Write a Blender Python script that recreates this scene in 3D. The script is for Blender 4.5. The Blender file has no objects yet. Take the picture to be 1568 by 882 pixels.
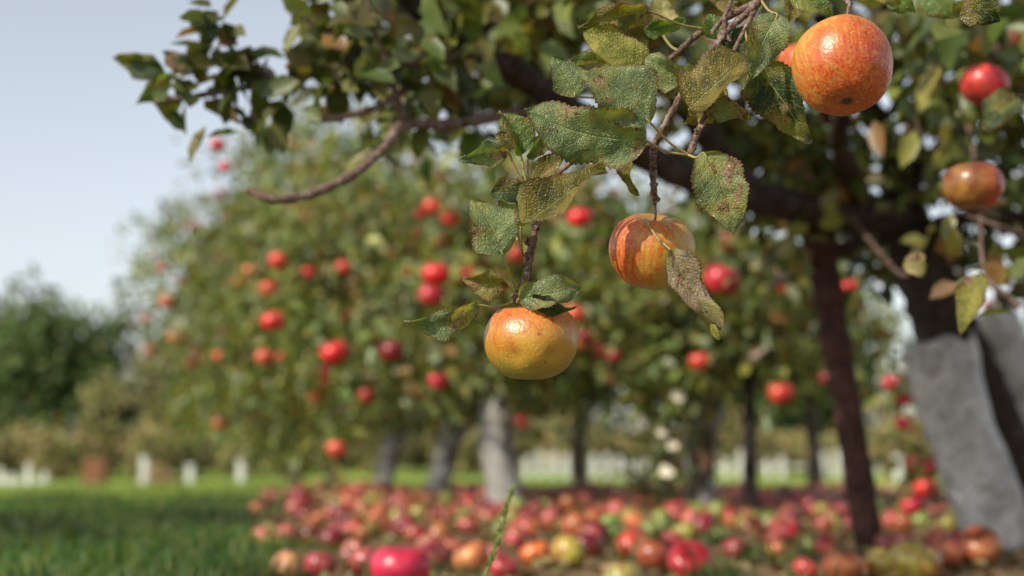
import bpy, math, numpy as np
from mathutils import Vector, Matrix
rng = np.random.default_rng(7)
scene = bpy.context.scene
scene.view_settings.view_transform='Standard'; scene.view_settings.look='None'
scene.view_settings.exposure=0; scene.view_settings.gamma=1

# ---------------------------------------------------------------- camera frame
F=2178.0; H=0.24; PITCH=math.atan(249/F)
cp,sp=math.cos(PITCH),math.sin(PITCH)
def W(px,py,d):
    u=(px-784)/F; v=(441-py)/F
    dy=cp-v*sp; dz=sp+v*cp
    k=d/dy
    return np.array([u*k,d,H+dz*k])
def G(px,py):
    v=(441-py)/F
    dy=cp-v*sp; dz=sp+v*cp
    return W(px,py,-H/dz*dy)
def sst(a,b,x):
    t=np.clip((x-a)/(b-a),0,1); return t*t*(3-2*t)
def gz(x,y):
    x=np.asarray(x,float); y=np.asarray(y,float)
    z=-0.0185*np.clip(y-8,0,34)-0.05*sst(42,90,y)
    z=z-0.22*sst(4,10,-x)*sst(8,20,y)*(1-sst(40,70,y))
    return z
def unit(v):
    v=np.asarray(v,float); return v/np.maximum(np.linalg.norm(v,axis=-1,keepdims=True),1e-9)

# ---------------------------------------------------------------- mesh helpers
def build(name,V,Fa,mat,col=None,puv=None,parent=None,smooth=True):
    V=np.ascontiguousarray(V,dtype=np.float32)
    me=bpy.data.meshes.new(name)
    me.vertices.add(len(V)); me.vertices.foreach_set('co',V.ravel())
    groups=Fa if isinstance(Fa,list) else [Fa]
    groups=[np.asarray(g,dtype=np.int32) for g in groups if len(g)]
    nl=sum(g.size for g in groups); npn=sum(len(g) for g in groups)
    me.loops.add(nl); me.loops.foreach_set('vertex_index',np.concatenate([g.ravel() for g in groups]))
    st=[];o=0
    for g in groups:
        st.append(o+np.arange(len(g))*g.shape[1]); o+=g.size
    me.polygons.add(npn); me.polygons.foreach_set('loop_start',np.concatenate(st).astype(np.int32))
    me.polygons.foreach_set('use_smooth',np.full(npn,smooth,dtype=bool))
    me.update(calc_edges=True); me.validate()
    if col is not None:
        c=np.ones((len(V),4),np.float32); c[:,:3]=col
        a=me.color_attributes.new('Col','FLOAT_COLOR','POINT'); a.data.foreach_set('color',c.ravel())
    if puv is not None:
        a=me.attributes.new('puv','FLOAT_VECTOR','POINT'); a.data.foreach_set('vector',np.ascontiguousarray(puv,dtype=np.float32).ravel())
    me.materials.append(mat)
    ob=bpy.data.objects.new(name,me); scene.collection.objects.link(ob)
    if parent: ob.parent=parent
    return ob
def empty(name,loc=(0,0,0)):
    e=bpy.data.objects.new(name,None); e.empty_display_size=0.1
    scene.collection.objects.link(e); return e
class Acc:
    def __init__(s): s.V=[];s.F=[];s.C=[];s.U=[];s.n=0
    def add(s,V,Fq,col=(1,1,1),puv=None):
        V=np.asarray(V,float); s.V.append(V); s.F.append(np.asarray(Fq)+s.n)
        c=np.empty((len(V),3)); c[:]=col; s.C.append(c)
        s.U.append(np.zeros((len(V),3)) if puv is None else puv); s.n+=len(V)
    def make(s,name,mat,parent=None,smooth=True):
        ks={}
        for f in s.F: ks.setdefault(f.shape[1],[]).append(f)
        return build(name,np.concatenate(s.V),[np.concatenate(v) for v in ks.values()],mat,np.concatenate(s.C),np.concatenate(s.U),parent,smooth)

def spline(P,n):
    P=np.asarray(P,float)
    if len(P)==2: t=np.linspace(0,1,n)[:,None]; return P[0]*(1-t)+P[1]*t
    Q=np.vstack([2*P[0]-P[1],P,2*P[-1]-P[-2]]); out=[]
    ts=np.linspace(0,len(P)-1-1e-6,n)
    for t in ts:
        i=int(t); f=t-i; a,b,c,d=Q[i:i+4]
        out.append(0.5*((2*b)+(-a+c)*f+(2*a-5*b+4*c-d)*f*f+(-a+3*b-3*c+d)*f**3))
    return np.array(out)
def tube(acc,P,R,n=None,k=8,knob=0.12,col=(1,1,1)):
    P=np.asarray(P,float); R=np.atleast_1d(np.asarray(R,float))
    n=n or max(6,len(P)*6)
    S=spline(P,n); r=np.interp(np.linspace(0,1,n),np.linspace(0,1,len(R)),R)
    r=r*(1+knob*(rng.random(n)-0.5)*2)
    T=unit(np.gradient(S,axis=0)); ref=np.array([0.3,0.9,0.2])
    B=[];
    b=unit(np.cross(T[0],ref))
    for i in range(n):
        b=unit(b-T[i]*np.dot(b,T[i])); B.append(b)
    B=np.array(B); N=np.cross(T,B)
    a=np.linspace(0,2*np.pi,k,endpoint=False)
    jit=1+knob*0.6*(rng.random((n,k))-0.5)
    V=S[:,None,:]+(r[:,None]*jit)[:,:,None]*(np.cos(a)[None,:,None]*B[:,None,:]+np.sin(a)[None,:,None]*N[:,None,:])
    V=V.reshape(-1,3)
    i,j=np.meshgrid(np.arange(n-1),np.arange(k),indexing='ij')
    Fq=np.stack([i*k+j,i*k+(j+1)%k,(i+1)*k+(j+1)%k,(i+1)*k+j],-1).reshape(-1,4)
    acc.add(V,Fq,col)
    for e,s in ((0,S[0]),(n-1,S[-1])):
        Vc=np.vstack([V[e*k:(e+1)*k],s[None]])
        f=np.array([[q,(q+1)%k,k] for q in range(k)]); acc.add(Vc,f if e else f[:,::-1],col)

LT=np.array([[0,0,0],[.3,.46,.12],[.68,.38,.1],[1,0,-.12],[.68,-.38,.1],[.3,-.46,.12]])
def leaves(C,A,N,L,Wd):
    A=unit(A); B=unit(np.cross(A,N)); N=np.cross(B,A)
    L=L[:,None,None]; Wd=Wd[:,None,None]
    V=C[:,None,:]+L*(LT[None,:,0:1]*A[:,None,:])+Wd*(LT[None,:,1:2]*B[:,None,:]+LT[None,:,2:3]*N[:,None,:])
    n=len(C); o=(np.arange(n)*6)[:,None]
    Fq=np.concatenate([o+np.array([0,1,2,3]),o+np.array([0,3,4,5])])
    return V.reshape(-1,3),Fq
GREENS=np.array([[.12,.17,.03],[.17,.21,.04],[.08,.125,.032],[.24,.25,.055],[.13,.17,.055],[.17,.21,.09],[.21,.185,.045]])
BROWN=np.array([.22,.12,.045])
def leafcols(n,cl=None,pal=GREENS,brown=.06):
    c=pal[rng.integers(0,len(pal),n)]*rng.uniform(.7,1.25,(n,1))
    if cl is not None: c=c*cl[:,None]
    m=rng.random(n)<brown; c[m]=BROWN*rng.uniform(.6,1.3,(m.sum(),1))
    return c
def cluster_leaves(acc,cent,rad,per,size,bright=None,pal=GREENS,brown=.07):
    cent=np.asarray(cent,float); nc=len(cent)
    rad=np.broadcast_to(rad,(nc,))
    idx=np.repeat(np.arange(nc),per); n=len(idx)
    C=cent[idx]+rng.normal(0,.5,(n,3))*rad[idx][:,None]
    out=unit(C-cent[idx])
    A=unit(out*.7+rng.normal(0,.6,(n,3))+np.array([0,0,-.25]))
    N=unit(rng.normal(0,.62,(n,3))+np.array([-.48,-.48,.65]))
    L=size*rng.uniform(.65,1.2,n); Wd=L*rng.uniform(.5,.72,n)
    cb=(rng.uniform(.65,1.3,nc) if bright is None else bright)[idx]
    V,Fq=leaves(C,A,N,L,Wd)
    acc.add(V,Fq,np.repeat(leafcols(n,cb,pal,brown),6,axis=0))
def ell_pts(c,r,n,power=2.3,lump=.18):
    d=unit(rng.normal(0,1,(n,3)))
    ph=rng.uniform(0,6.28,4)
    k=1+lump*(np.sin(4*d[:,0]+ph[0])+np.sin(5*d[:,2]+ph[1])+np.sin(6*d[:,1]+3*d[:,2]+ph[2]))*.7
    return np.asarray(c)+d*(rng.random(n)**(1/power)*k)[:,None]*np.asarray(r)

# apple template -------------------------------------------------------------
def apple_profile(nu,nv,flat=.88,lobes=.02,top=.36,bot=.2,taper=.06):
    th=np.linspace(0.0,np.pi,nv); ph=np.linspace(0,2*np.pi,nu,endpoint=False)
    T,P=np.meshgrid(th,ph,indexing='ij')
    r=np.sin(T)*(1+taper*np.cos(T)); r=r*(1+lobes*np.cos(5*P)*np.clip(-np.cos(T),-.2,1))
    z=np.cos(T)*flat-top*np.exp(-(T/.40)**2)+bot*np.exp(-((np.pi-T)/.34)**2)
    V=np.stack([r*np.cos(P),r*np.sin(P),z],-1).reshape(-1,3)
    i,j=np.meshgrid(np.arange(nv-1),np.arange(nu),indexing='ij')
    Fq=np.stack([i*nu+j,(i+1)*nu+j,(i+1)*nu+(j+1)%nu,i*nu+(j+1)%nu],-1).reshape(-1,4)
    U=np.stack([P/(2*np.pi),T/np.pi,np.zeros_like(T)],-1).reshape(-1,3)
    return V,Fq,U
AV,AF,AU=apple_profile(16,12)
def rotmats(n,tilt):
    a=rng.uniform(0,6.28,n); t=tilt*np.abs(rng.normal(0,1,n)); b=rng.uniform(0,6.28,n)
    M=np.empty((n,3,3))
    for i in range(n):
        ax=Vector((math.cos(b[i]),math.sin(b[i]),0))
        M[i]=np.array(Matrix.Rotation(t[i],3,ax)@Matrix.Rotation(a[i],3,'Z'))
    return M
def apple_mass(acc,P,R,C1,C2,tilt):
    n=len(P); P=np.asarray(P); R=np.asarray(R)
    M=rotmats(n,tilt)
    V=np.einsum('nij,vj->nvi',M,AV)*R[:,None,None]+P[:,None,:]
    ph=rng.uniform(0,6.28,n)
    m=.5+.5*np.sin(AU[None,:,0]*6.283+ph[:,None]); m=sst(.05,.75,m)*.75+.25
    col=C1[:,None,:]*m[:,:,None]+C2[:,None,:]*(1-m[:,:,None])
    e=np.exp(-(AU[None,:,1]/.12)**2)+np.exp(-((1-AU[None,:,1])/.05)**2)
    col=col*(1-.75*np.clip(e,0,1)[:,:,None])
    o=(np.arange(n)*len(AV))[:,None,None]
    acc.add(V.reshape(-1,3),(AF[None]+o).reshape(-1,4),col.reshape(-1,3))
FALL=np.array([[.40,.025,.035],[.30,.015,.03],[.46,.06,.045],[.50,.11,.045],[.18,.010,.02],[.38,.05,.06],[.30,.22,.045],[.11,.04,.022],[.34,.022,.055],[.46,.09,.09],[.24,.26,.07],[.24,.012,.03]])
YG=np.array([.42,.28,.06])

# ---------------------------------------------------------------- materials
def newmat(name):
    m=bpy.data.materials.new(name); m.use_nodes=True
    nt=m.node_tree; nt.nodes.clear(); return m,nt
class NT:
    def __init__(s,nt): s.nt=nt
    def n(s,t,**k):
        nd=s.nt.nodes.new(t)
        for a,b in k.items(): setattr(nd,a,b)
        return nd
    def set(s,sock,b):
        if isinstance(b,bpy.types.NodeSocket): s.nt.links.new(b,sock)
        else: sock.default_value=b
    def math(s,op,a,b=0.0,c=0.0,clamp=False):
        nd=s.nt.nodes.new('ShaderNodeMath'); nd.operation=op; nd.use_clamp=clamp
        for i,v in enumerate((a,b,c)): s.set(nd.inputs[i],v)
        return nd.outputs[0]
    def mix(s,f,a,b,blend='MIX'):
        nd=s.nt.nodes.new('ShaderNodeMix'); nd.data_type='RGBA'; nd.blend_type=blend
        s.set(nd.inputs[0],f)
        for k,v in ((6,a),(7,b)):
            if not isinstance(v,bpy.types.NodeSocket) and len(v)==3: v=(*v,1)
            s.set(nd.inputs[k],v)
        return nd.outputs[2]
    def noise(s,vec,scale,detail=4,rough=.55,dist=0):
        nd=s.nt.nodes.new('ShaderNodeTexNoise'); nd.inputs['Scale'].default_value=scale
        nd.inputs['Detail'].default_value=detail; nd.inputs['Roughness'].default_value=rough; nd.inputs['Distortion'].default_value=dist
        if vec is not None: s.nt.links.new(vec,nd.inputs['Vector'])
        return nd.outputs['Fac']
    def ramp(s,x,a,b):
        nd=s.nt.nodes.new('ShaderNodeMapRange'); nd.interpolation_type='SMOOTHSTEP'
        s.set(nd.inputs[0],x); nd.inputs[1].default_value=a; nd.inputs[2].default_value=b
        return nd.outputs[0]
    def bump(s,h,st,dist):
        nd=s.nt.nodes.new('ShaderNodeBump'); nd.inputs['Strength'].default_value=st; nd.inputs['Distance'].default_value=dist
        s.nt.links.new(h,nd.inputs['Height']); return nd.outputs[0]
    def out(s,sh): 
        o=s.nt.nodes.new('ShaderNodeOutputMaterial'); s.nt.links.new(sh,o.inputs[0])
    def bsdf(s,col,rough,normal=None,spec=.5,coat=0):
        nd=s.nt.nodes.new('ShaderNodeBsdfPrincipled')
        s.set(nd.inputs['Base Color'],col if isinstance(col,bpy.types.NodeSocket) else (*col,1))
        s.set(nd.inputs['Roughness'],rough); nd.inputs['Specular IOR Level'].default_value=spec
        nd.inputs['Coat Weight'].default_value=coat; nd.inputs['Coat Roughness'].default_value=.22
        if normal is not None: s.nt.links.new(normal,nd.inputs['Normal'])
        return nd.outputs[0]

def m_leafmass(name,trans=.3,rough=.5,scale=25,spec=.45):
    m,nt=newmat(name); g=NT(nt)
    a=g.n('ShaderNodeAttribute',attribute_name='Col'); tc=g.n('ShaderNodeTexCoord')
    nz=g.noise(tc.outputs['Object'],scale,3)
    c=g.mix(g.ramp(nz,.35,.7),g.mix(1,a.outputs['Color'],(.75,.75,.75),'MULTIPLY'),g.mix(1,a.outputs['Color'],(1.3,1.25,1.2),'MULTIPLY'))
    b=g.bsdf(c,rough,spec=spec)
    t=g.n('ShaderNodeBsdfTranslucent'); nt.links.new(g.mix(1,c,(1.6,1.6,.6),'MULTIPLY'),t.inputs[0])
    ms=g.n('ShaderNodeMixShader'); ms.inputs[0].default_value=trans
    nt.links.new(b,ms.inputs[1]); nt.links.new(t.outputs[0],ms.inputs[2]); g.out(ms.outputs[0]); return m
def m_heroleaf():
    m,nt=newmat('apple_leaf_detail'); g=NT(nt)
    a=g.n('ShaderNodeAttribute',attribute_name='Col'); u=g.n('ShaderNodeAttribute',attribute_name='puv')
    tc=g.n('ShaderNodeTexCoord'); ob=tc.outputs['Object']
    sx=g.n('ShaderNodeSeparateXYZ'); nt.links.new(u.outputs['Vector'],sx.inputs[0])
    s_,t_,r_=sx.outputs
    ab=g.math('ABSOLUTE',s_)
    side=g.math('MULTIPLY',g.math('GREATER_THAN',s_,0.0),.45)
    w=g.math('MULTIPLY',g.noise(ob,60,2),.9)
    ph=g.math('ADD',g.math('SUBTRACT',g.math('MULTIPLY',t_,6.5),g.math('MULTIPLY',g.math('POWER',ab,.85),1.7)),g.math('ADD',side,w))
    fr=g.math('ABSOLUTE',g.math('SUBTRACT',g.math('FRACT',ph),.5))
    lat=g.math('SUBTRACT',1.0,g.ramp(fr,.0,.07))
    mid=g.math('SUBTRACT',1.0,g.ramp(ab,.01,.05))
    vein=g.math('MAXIMUM',g.math('MULTIPLY',lat,.45),mid)
    vor=g.n('ShaderNodeTexVoronoi',feature='DISTANCE_TO_EDGE'); vor.inputs['Scale'].default_value=430; nt.links.new(ob,vor.inputs['Vector'])
    net=g.math('SUBTRACT',1.0,g.ramp(vor.outputs['Distance'],0.0,.25))
    off=g.n('ShaderNodeCombineXYZ')
    for k in range(3): nt.links.new(g.math('MULTIPLY',r_,7.0+k),off.inputs[k])
    va=g.n('ShaderNodeVectorMath',operation='ADD'); nt.links.new(ob,va.inputs[0]); nt.links.new(off.outputs[0],va.inputs[1])
    n1=g.noise(va.outputs[0],55,5,.65); n1b=g.noise(va.outputs[0],22,3,.5)
    base=g.mix(g.ramp(n1,.32,.68),g.mix(1,a.outputs['Color'],(.42,.50,.45),'MULTIPLY'),g.mix(1,a.outputs['Color'],(1.3,1.2,1.1),'MULTIPLY'))
    base=g.mix(g.math('MULTIPLY',g.ramp(n1b,.50,.66),.6),base,(.27,.26,.05))
    base=g.mix(g.math('MULTIPLY',net,.25),base,g.mix(1,base,(.5,.52,.45),'MULTIPLY'))
    base=g.mix(g.math('MULTIPLY',vein,.5),base,(.32,.36,.14))
    n2=g.noise(va.outputs[0],32,5,.72)
    n3=g.noise(va.outputs[0],150,3,.6)
    halo=g.ramp(n2,.53,.59); blot=g.ramp(n2,.575,.61)
    base=g.mix(g.math('MULTIPLY',halo,.45),base,(.33,.26,.06))
    base=g.mix(g.math('MULTIPLY',blot,.85),base,g.mix(g.ramp(n3,.42,.58),(.28,.15,.11),(.09,.04,.025)))
    spots=g.ramp(n3,.64,.69); base=g.mix(g.math('MULTIPLY',spots,.8),base,(.07,.035,.015))
    edge=g.math('MULTIPLY',g.ramp(g.math('ADD',ab,g.math('MULTIPLY',n1,.4)),1.04,1.16),.85)
    base=g.mix(edge,base,(.15,.08,.03))
    h=g.math('ADD',g.math('ADD',g.math('MULTIPLY',vein,-1.0),g.math('MULTIPLY',net,-.4)),g.math('MULTIPLY',n1,1.4))
    nb=g.bump(h,.9,.0014)
    b=g.bsdf(base,g.math('ADD',.27,g.math('MULTIPLY',n1,.3)),nb,spec=.5)
    t=g.n('ShaderNodeBsdfTranslucent'); nt.links.new(g.mix(1,base,(1.8,1.9,.55),'MULTIPLY'),t.inputs[0])
    ms=g.n('ShaderNodeMixShader'); ms.inputs[0].default_value=.32
    nt.links.new(b,ms.inputs[1]); nt.links.new(t.outputs[0],ms.inputs[2]); g.out(ms.outputs[0]); return m
def m_bark(name,c1,c2,scale=60,bump=.004,c3=None):
    m,nt=newmat(name); g=NT(nt); tc=g.n('ShaderNodeTexCoord'); ob=tc.outputs['Object']
    n1=g.noise(ob,scale,6,.65); n2=g.noise(ob,scale*.25,3)
    c=g.mix(g.ramp(n1,.35,.65),c1,c2)
    if c3: c=g.mix(g.math('MULTIPLY',g.ramp(n2,.52,.66),.7),c,c3)
    g.out(g.bsdf(c,.85,g.bump(n1,.8,bump),spec=.25)); return m
def m_apple(name,blush,ground_c,bvec,blo,bhi,seed,green=(.30,.30,.05)):
    """bvec: object-space direction where the red blush is strongest"""
    m,nt=newmat(name); g=NT(nt)
    tc=g.n('ShaderNodeTexCoord'); ob=tc.outputs['Object']
    u=g.n('ShaderNodeAttribute',attribute_name='puv'); sx=g.n('ShaderNodeSeparateXYZ'); nt.links.new(u.outputs['Vector'],sx.inputs[0])
    th=sx.outputs[1]
    nrm=g.n('ShaderNodeVectorMath',operation='NORMALIZE'); nt.links.new(ob,nrm.inputs[0])
    ax=g.n('ShaderNodeAttribute',attribute_name='Col')   # apple-axis coordinates (before tilting)
    mp=g.n('ShaderNodeMapping'); mp.inputs['Scale'].default_value=(1,1,.08); mp.inputs['Location'].default_value=(seed,seed*.7,seed*1.3)
    nt.links.new(ax.outputs['Vector'],mp.inputs['Vector'])
    st=g.noise(mp.outputs[0],7,6,.75); st2=g.noise(mp.outputs[0],20,5,.8)
    big=g.noise(ob,30,4,.6); mot=g.noise(ob,190,4,.7)
    dt=g.n('ShaderNodeVectorMath',operation='DOT_PRODUCT'); nt.links.new(nrm.outputs[0],dt.inputs[0]); dt.inputs[1].default_value=tuple(unit(bvec))
    f=g.math('ADD',dt.outputs['Value'],g.math('MULTIPLY',g.math('SUBTRACT',big,.5),2.0))
    f=g.math('ADD',f,g.math('MULTIPLY',g.math('SUBTRACT',st,.5),3.6))
    f=g.math('ADD',f,g.math('MULTIPLY',g.math('SUBTRACT',st2,.5),3.2))
    f=g.math('ADD',f,g.math('MULTIPLY',g.math('SUBTRACT',mot,.5),2.2))
    red=g.ramp(f,blo,bhi)
    gr=g.mix(g.ramp(g.math('ADD',th,g.math('MULTIPLY',big,.5)),.76,1.08),ground_c,green)
    deep=tuple(x*k for x,k in zip(blush,(.66,.25,.6))); lite=tuple(min(1,x*k) for x,k in zip(blush,(1.12,2.4,1.5)))
    rc=g.mix(g.ramp(st2,.40,.60),deep,lite); rc=g.mix(g.math('MULTIPLY',g.ramp(mot,.48,.68),.5),rc,ground_c)
    c=g.mix(g.math('MULTIPLY',red,.94),gr,rc)
    vo=g.n('ShaderNodeTexVoronoi'); vo.inputs['Scale'].default_value=230; nt.links.new(ob,vo.inputs['Vector'])
    dots=g.math('MULTIPLY',g.math('SUBTRACT',1.0,g.ramp(vo.outputs['Distance'],.10,.24)),g.math('GREATER_THAN',vo.outputs['Color'],.35))
    c=g.mix(g.math('MULTIPLY',dots,.6),c,(.60,.38,.14))
    vo2=g.n('ShaderNodeTexVoronoi'); vo2.inputs['Scale'].default_value=80; nt.links.new(ob,vo2.inputs['Vector'])
    scab=g.math('MULTIPLY',g.math('SUBTRACT',1.0,g.ramp(vo2.outputs['Distance'],.06,.13)),g.math('GREATER_THAN',vo2.outputs['Color'],.45))
    c=g.mix(g.math('MULTIPLY',scab,.75),c,(.10,.045,.018))
    scuff=g.ramp(g.noise(ob,60,6,.75,1.0),.59,.66); c=g.mix(g.math('MULTIPLY',scuff,.55),c,(.24,.14,.055))
    rus=g.math('SUBTRACT',1.0,g.ramp(g.math('ADD',th,g.math('MULTIPLY',g.math('SUBTRACT',st,.5),.3)),.08,.22))
    c=g.mix(g.math('MULTIPLY',rus,.75),c,(.26,.16,.05))
    cal=g.ramp(g.math('ADD',th,g.math('MULTIPLY',g.math('SUBTRACT',mot,.5),.03)),.945,.975); c=g.mix(cal,c,(.05,.03,.015))
    fine=g.noise(ob,500,2)
    rough=g.math('ADD',.22,g.math('ADD',g.math('MULTIPLY',big,.2),g.math('MULTIPLY',scuff,.25)))
    g.out(g.bsdf(c,rough,g.bump(g.math('ADD',fine,g.math('MULTIPLY',big,3.5)),.25,.0016),spec=.5)); return m
def m_applemass():
    m,nt=newmat('apple_skin_red'); g=NT(nt); a=g.n('ShaderNodeAttribute',attribute_name='Col'); tc=g.n('ShaderNodeTexCoord')
    n1=g.noise(tc.outputs['Object'],45,5,.7); n2=g.noise(tc.outputs['Object'],28,4,.6)
    c=g.mix(g.ramp(n1,.35,.7),g.mix(1,a.outputs['Color'],(.6,.5,.6),'MULTIPLY'),g.mix(1,a.outputs['Color'],(1.3,1.8,1.3),'MULTIPLY'))
    c=g.mix(g.math('MULTIPLY',g.ramp(n2,.60,.70),.6),c,(.16,.08,.035))
    g.out(g.bsdf(c,.32,spec=.5)); return m
def m_simple(name,c1,c2,scale,rough=.7,bump=0.0):
    m,nt=newmat(name); g=NT(nt); tc=g.n('ShaderNodeTexCoord'); n1=g.noise(tc.outputs['Object'],scale,5,.6)
    g.out(g.bsdf(g.mix(g.ramp(n1,.3,.7),c1,c2),rough,g.bump(n1,.5,bump) if bump else None,spec=.35)); return m
def m_guard(name,k=1.0,sc=110):
    m,nt=newmat(name); g=NT(nt); tc=g.n('ShaderNodeTexCoord'); ob=tc.outputs['Object']
    vo=g.n('ShaderNodeTexVoronoi'); vo.inputs['Scale'].default_value=sc; nt.links.new(ob,vo.inputs['Vector'])
    hole=g.math('SUBTRACT',1.0,g.ramp(vo.outputs['Distance'],.25,.42)); n1=g.noise(ob,7,4)
    c=g.mix(g.ramp(n1,.35,.7),tuple(k*x for x in (.40,.385,.37)),tuple(k*x for x in (.62,.60,.57))); c=g.mix(g.math('MULTIPLY',hole,.6),c,(.12,.12,.12))
    n2=g.noise(ob,16,6,.75,.6); c=g.mix(g.math('MULTIPLY',g.ramp(n2,.50,.64),.7),c,(.15,.125,.09))
    g.out(g.bsdf(c,.45,g.bump(hole,.6,.004),spec=.45)); return m
def m_ground():
    m,nt=newmat('orchard_ground'); g=NT(nt); tc=g.n('ShaderNodeTexCoord'); ob=tc.outputs['Object']
    sx=g.n('ShaderNodeSeparateXYZ'); nt.links.new(ob,sx.inputs[0]); x,y,z=sx.outputs
    nb=g.noise(ob,1.3,4); nf=g.noise(ob,30,6,.65); nm=g.noise(ob,6,5,.6); nl=g.noise(ob,.12,4)
    e=g.math('ADD',g.math('ADD',x,g.math('MULTIPLY',y,.16)),g.math('ADD',.06,g.math('MULTIPLY',g.math('SUBTRACT',nb,.5),.5)))
    left=g.ramp(e,-.08,.12)
    back=g.math('SUBTRACT',1.0,g.ramp(g.math('ADD',y,g.math('MULTIPLY',g.math('SUBTRACT',nb,.5),1.5)),8.6,9.4))
    soil=g.math('MULTIPLY',left,back)
    sc=g.mix(g.ramp(nf,.35,.65),(.10,.06,.035),(.28,.19,.105)); sc=g.mix(g.math('MULTIPLY',g.ramp(nm,.5,.68),.4),sc,(.11,.11,.035))
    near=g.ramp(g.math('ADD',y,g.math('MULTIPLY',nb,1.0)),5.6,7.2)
    gn=g.mix(g.ramp(nm,.35,.65),(.03,.07,.015),(.06,.12,.025)); gf=g.mix(g.ramp(nl,.35,.65),(.18,.27,.04),(.27,.34,.07))  # near grass painted darker for tree-row shade as well as longer growth
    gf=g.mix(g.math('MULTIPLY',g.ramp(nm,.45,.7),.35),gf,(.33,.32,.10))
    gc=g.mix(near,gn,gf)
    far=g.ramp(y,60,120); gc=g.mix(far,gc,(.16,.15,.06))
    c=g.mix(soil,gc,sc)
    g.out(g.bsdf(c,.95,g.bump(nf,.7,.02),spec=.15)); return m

M_leaf=m_leafmass('apple_tree_foliage',.3,.43,25,.45); M_hero=m_heroleaf()
M_far=m_leafmass('distant_foliage',.15,.8,.6)
M_bark=m_bark('apple_bark',(.05,.035,.028),(.14,.11,.085),50,.006,(.19,.17,.14))
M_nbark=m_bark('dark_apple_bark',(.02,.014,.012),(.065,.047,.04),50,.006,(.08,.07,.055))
M_twig=m_bark('twig_bark',(.06,.034,.025),(.21,.13,.10),350,.0012,(.29,.24,.20))
M_dark=m_bark('prop_wood',(.03,.014,.011),(.08,.036,.028),40,.004)
M_blk=m_bark('dark_post_wood',(.012,.010,.009),(.03,.022,.02),40,.003)
M_ap=m_applemass(); M_guard=m_guard('tree_guard_mesh',1.0,75); M_guard2=m_guard('tree_guard_mesh_darker',.55); M_ground=m_ground()  # second guard mesh is a darker, finer-patterned copy of the first
M_grass=m_leafmass('grass_blade',.3,.6,3)
M_white=m_simple('white_paint',(.50,.50,.48),(.68,.68,.66),8,.6)
M_crate=m_simple('crate_wood',(.16,.06,.035),(.26,.11,.06),6,.8)
M_litter=m_leafmass('dry_leaf_litter',.15,.8,20)

# ---------------------------------------------------------------- ground
xs=np.concatenate([np.linspace(-420,-30,14),np.linspace(-26,-4,30),np.linspace(-3.8,5,180),np.linspace(5.5,26,26),np.linspace(32,420,14)])
ys=np.concatenate([np.linspace(-60,-3,10),np.linspace(-2,1.8,20),np.linspace(2,10,180),np.linspace(10.4,60,70),np.linspace(65,120,14),np.linspace(150,1100,14)])
X,Y=np.meshgrid(xs,ys,indexing='ij')
def rough(X,Y):
    r=.006*(np.sin(9*X+2*Y)+np.sin(7.3*Y-4*X+1)+np.sin(17*X+13*Y+2)*.6+np.sin(23*Y-19*X)*.4)
    return r*(1-sst(9,14,Y))
Z=gz(X,Y)+rough(X,Y)
n0,n1=X.shape; i,j=np.meshgrid(np.arange(n0-1),np.arange(n1-1),indexing='ij')
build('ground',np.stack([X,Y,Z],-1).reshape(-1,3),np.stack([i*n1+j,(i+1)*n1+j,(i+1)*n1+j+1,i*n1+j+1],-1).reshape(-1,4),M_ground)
def gh(x,y): return gz(x,y)+rough(np.asarray(x),np.asarray(y))

# grass blades ------------------------------------------------------
def edge_x(y): return -.06-.16*y
def grass(name,x,y,hmin,hmax,pal,wid=.0035):
    n=len(x); base=np.stack([x,y,gh(x,y)-.004],-1)
    h=rng.uniform(hmin,hmax,n); a=rng.uniform(0,6.28,n); d=np.stack([np.cos(a),np.sin(a),np.zeros(n)],-1)
    ln=rng.normal(0,.35,(n,2)); tip=base+np.stack([ln[:,0]*h,ln[:,1]*h,h],-1); mid=base*.45+tip*.55; mid[:,:2]-=ln*h[:,None]*.18
    w=wid*rng.uniform(.6,1.4,n)[:,None]
    V=np.stack([base-d*w,base+d*w,mid+d*w*.8,mid-d*w*.8,tip],1).reshape(-1,3)
    o=(np.arange(n)*5)[:,None]
    pt_=.75+.35*np.sin(1.7*x+.9*y)*np.sin(2.3*y-1.1*x)+.2*np.sin(6*x+5*y)
    c=pal[rng.integers(0,len(pal),n)]*rng.uniform(.7,1.3,(n,1))*pt_[:,None]
    return build(name,V,[o+np.array([0,1,2,3]),o+np.array([3,2,4])],M_grass,np.repeat(c,5,axis=0))
PALN=np.array([[.045,.12,.02],[.07,.15,.028],[.03,.09,.022],[.13,.19,.04],[.18,.20,.055]])  # dark blade greens carry the same painted tree-row shade
n=80000; yy=rng.uniform(1.6,6.9,n); xx=edge_x(yy)+.12-rng.random(n)*(1.0+.42*yy)
k=rng.random(n)<np.clip((edge_x(yy)+.10-xx)*6,0,1)*(1-sst(5.6,6.9,yy)*.8); xx,yy=xx[k],yy[k]
tx=rng.uniform(-.6,2.6,90); ty=rng.uniform(2.2,8.4,90); idx=rng.integers(0,90,4000)
x2=tx[idx]+rng.normal(0,.04,4000); y2=ty[idx]+rng.normal(0,.05,4000)
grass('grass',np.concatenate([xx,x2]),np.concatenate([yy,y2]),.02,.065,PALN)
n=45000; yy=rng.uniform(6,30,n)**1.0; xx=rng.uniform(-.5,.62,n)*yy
k=(xx<edge_x(yy))|(yy>9.2); grass('meadow_grass',xx[k],yy[k],.015,.04,np.array([[.23,.34,.06],[.30,.38,.08],[.18,.26,.045]]),.007)

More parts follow.
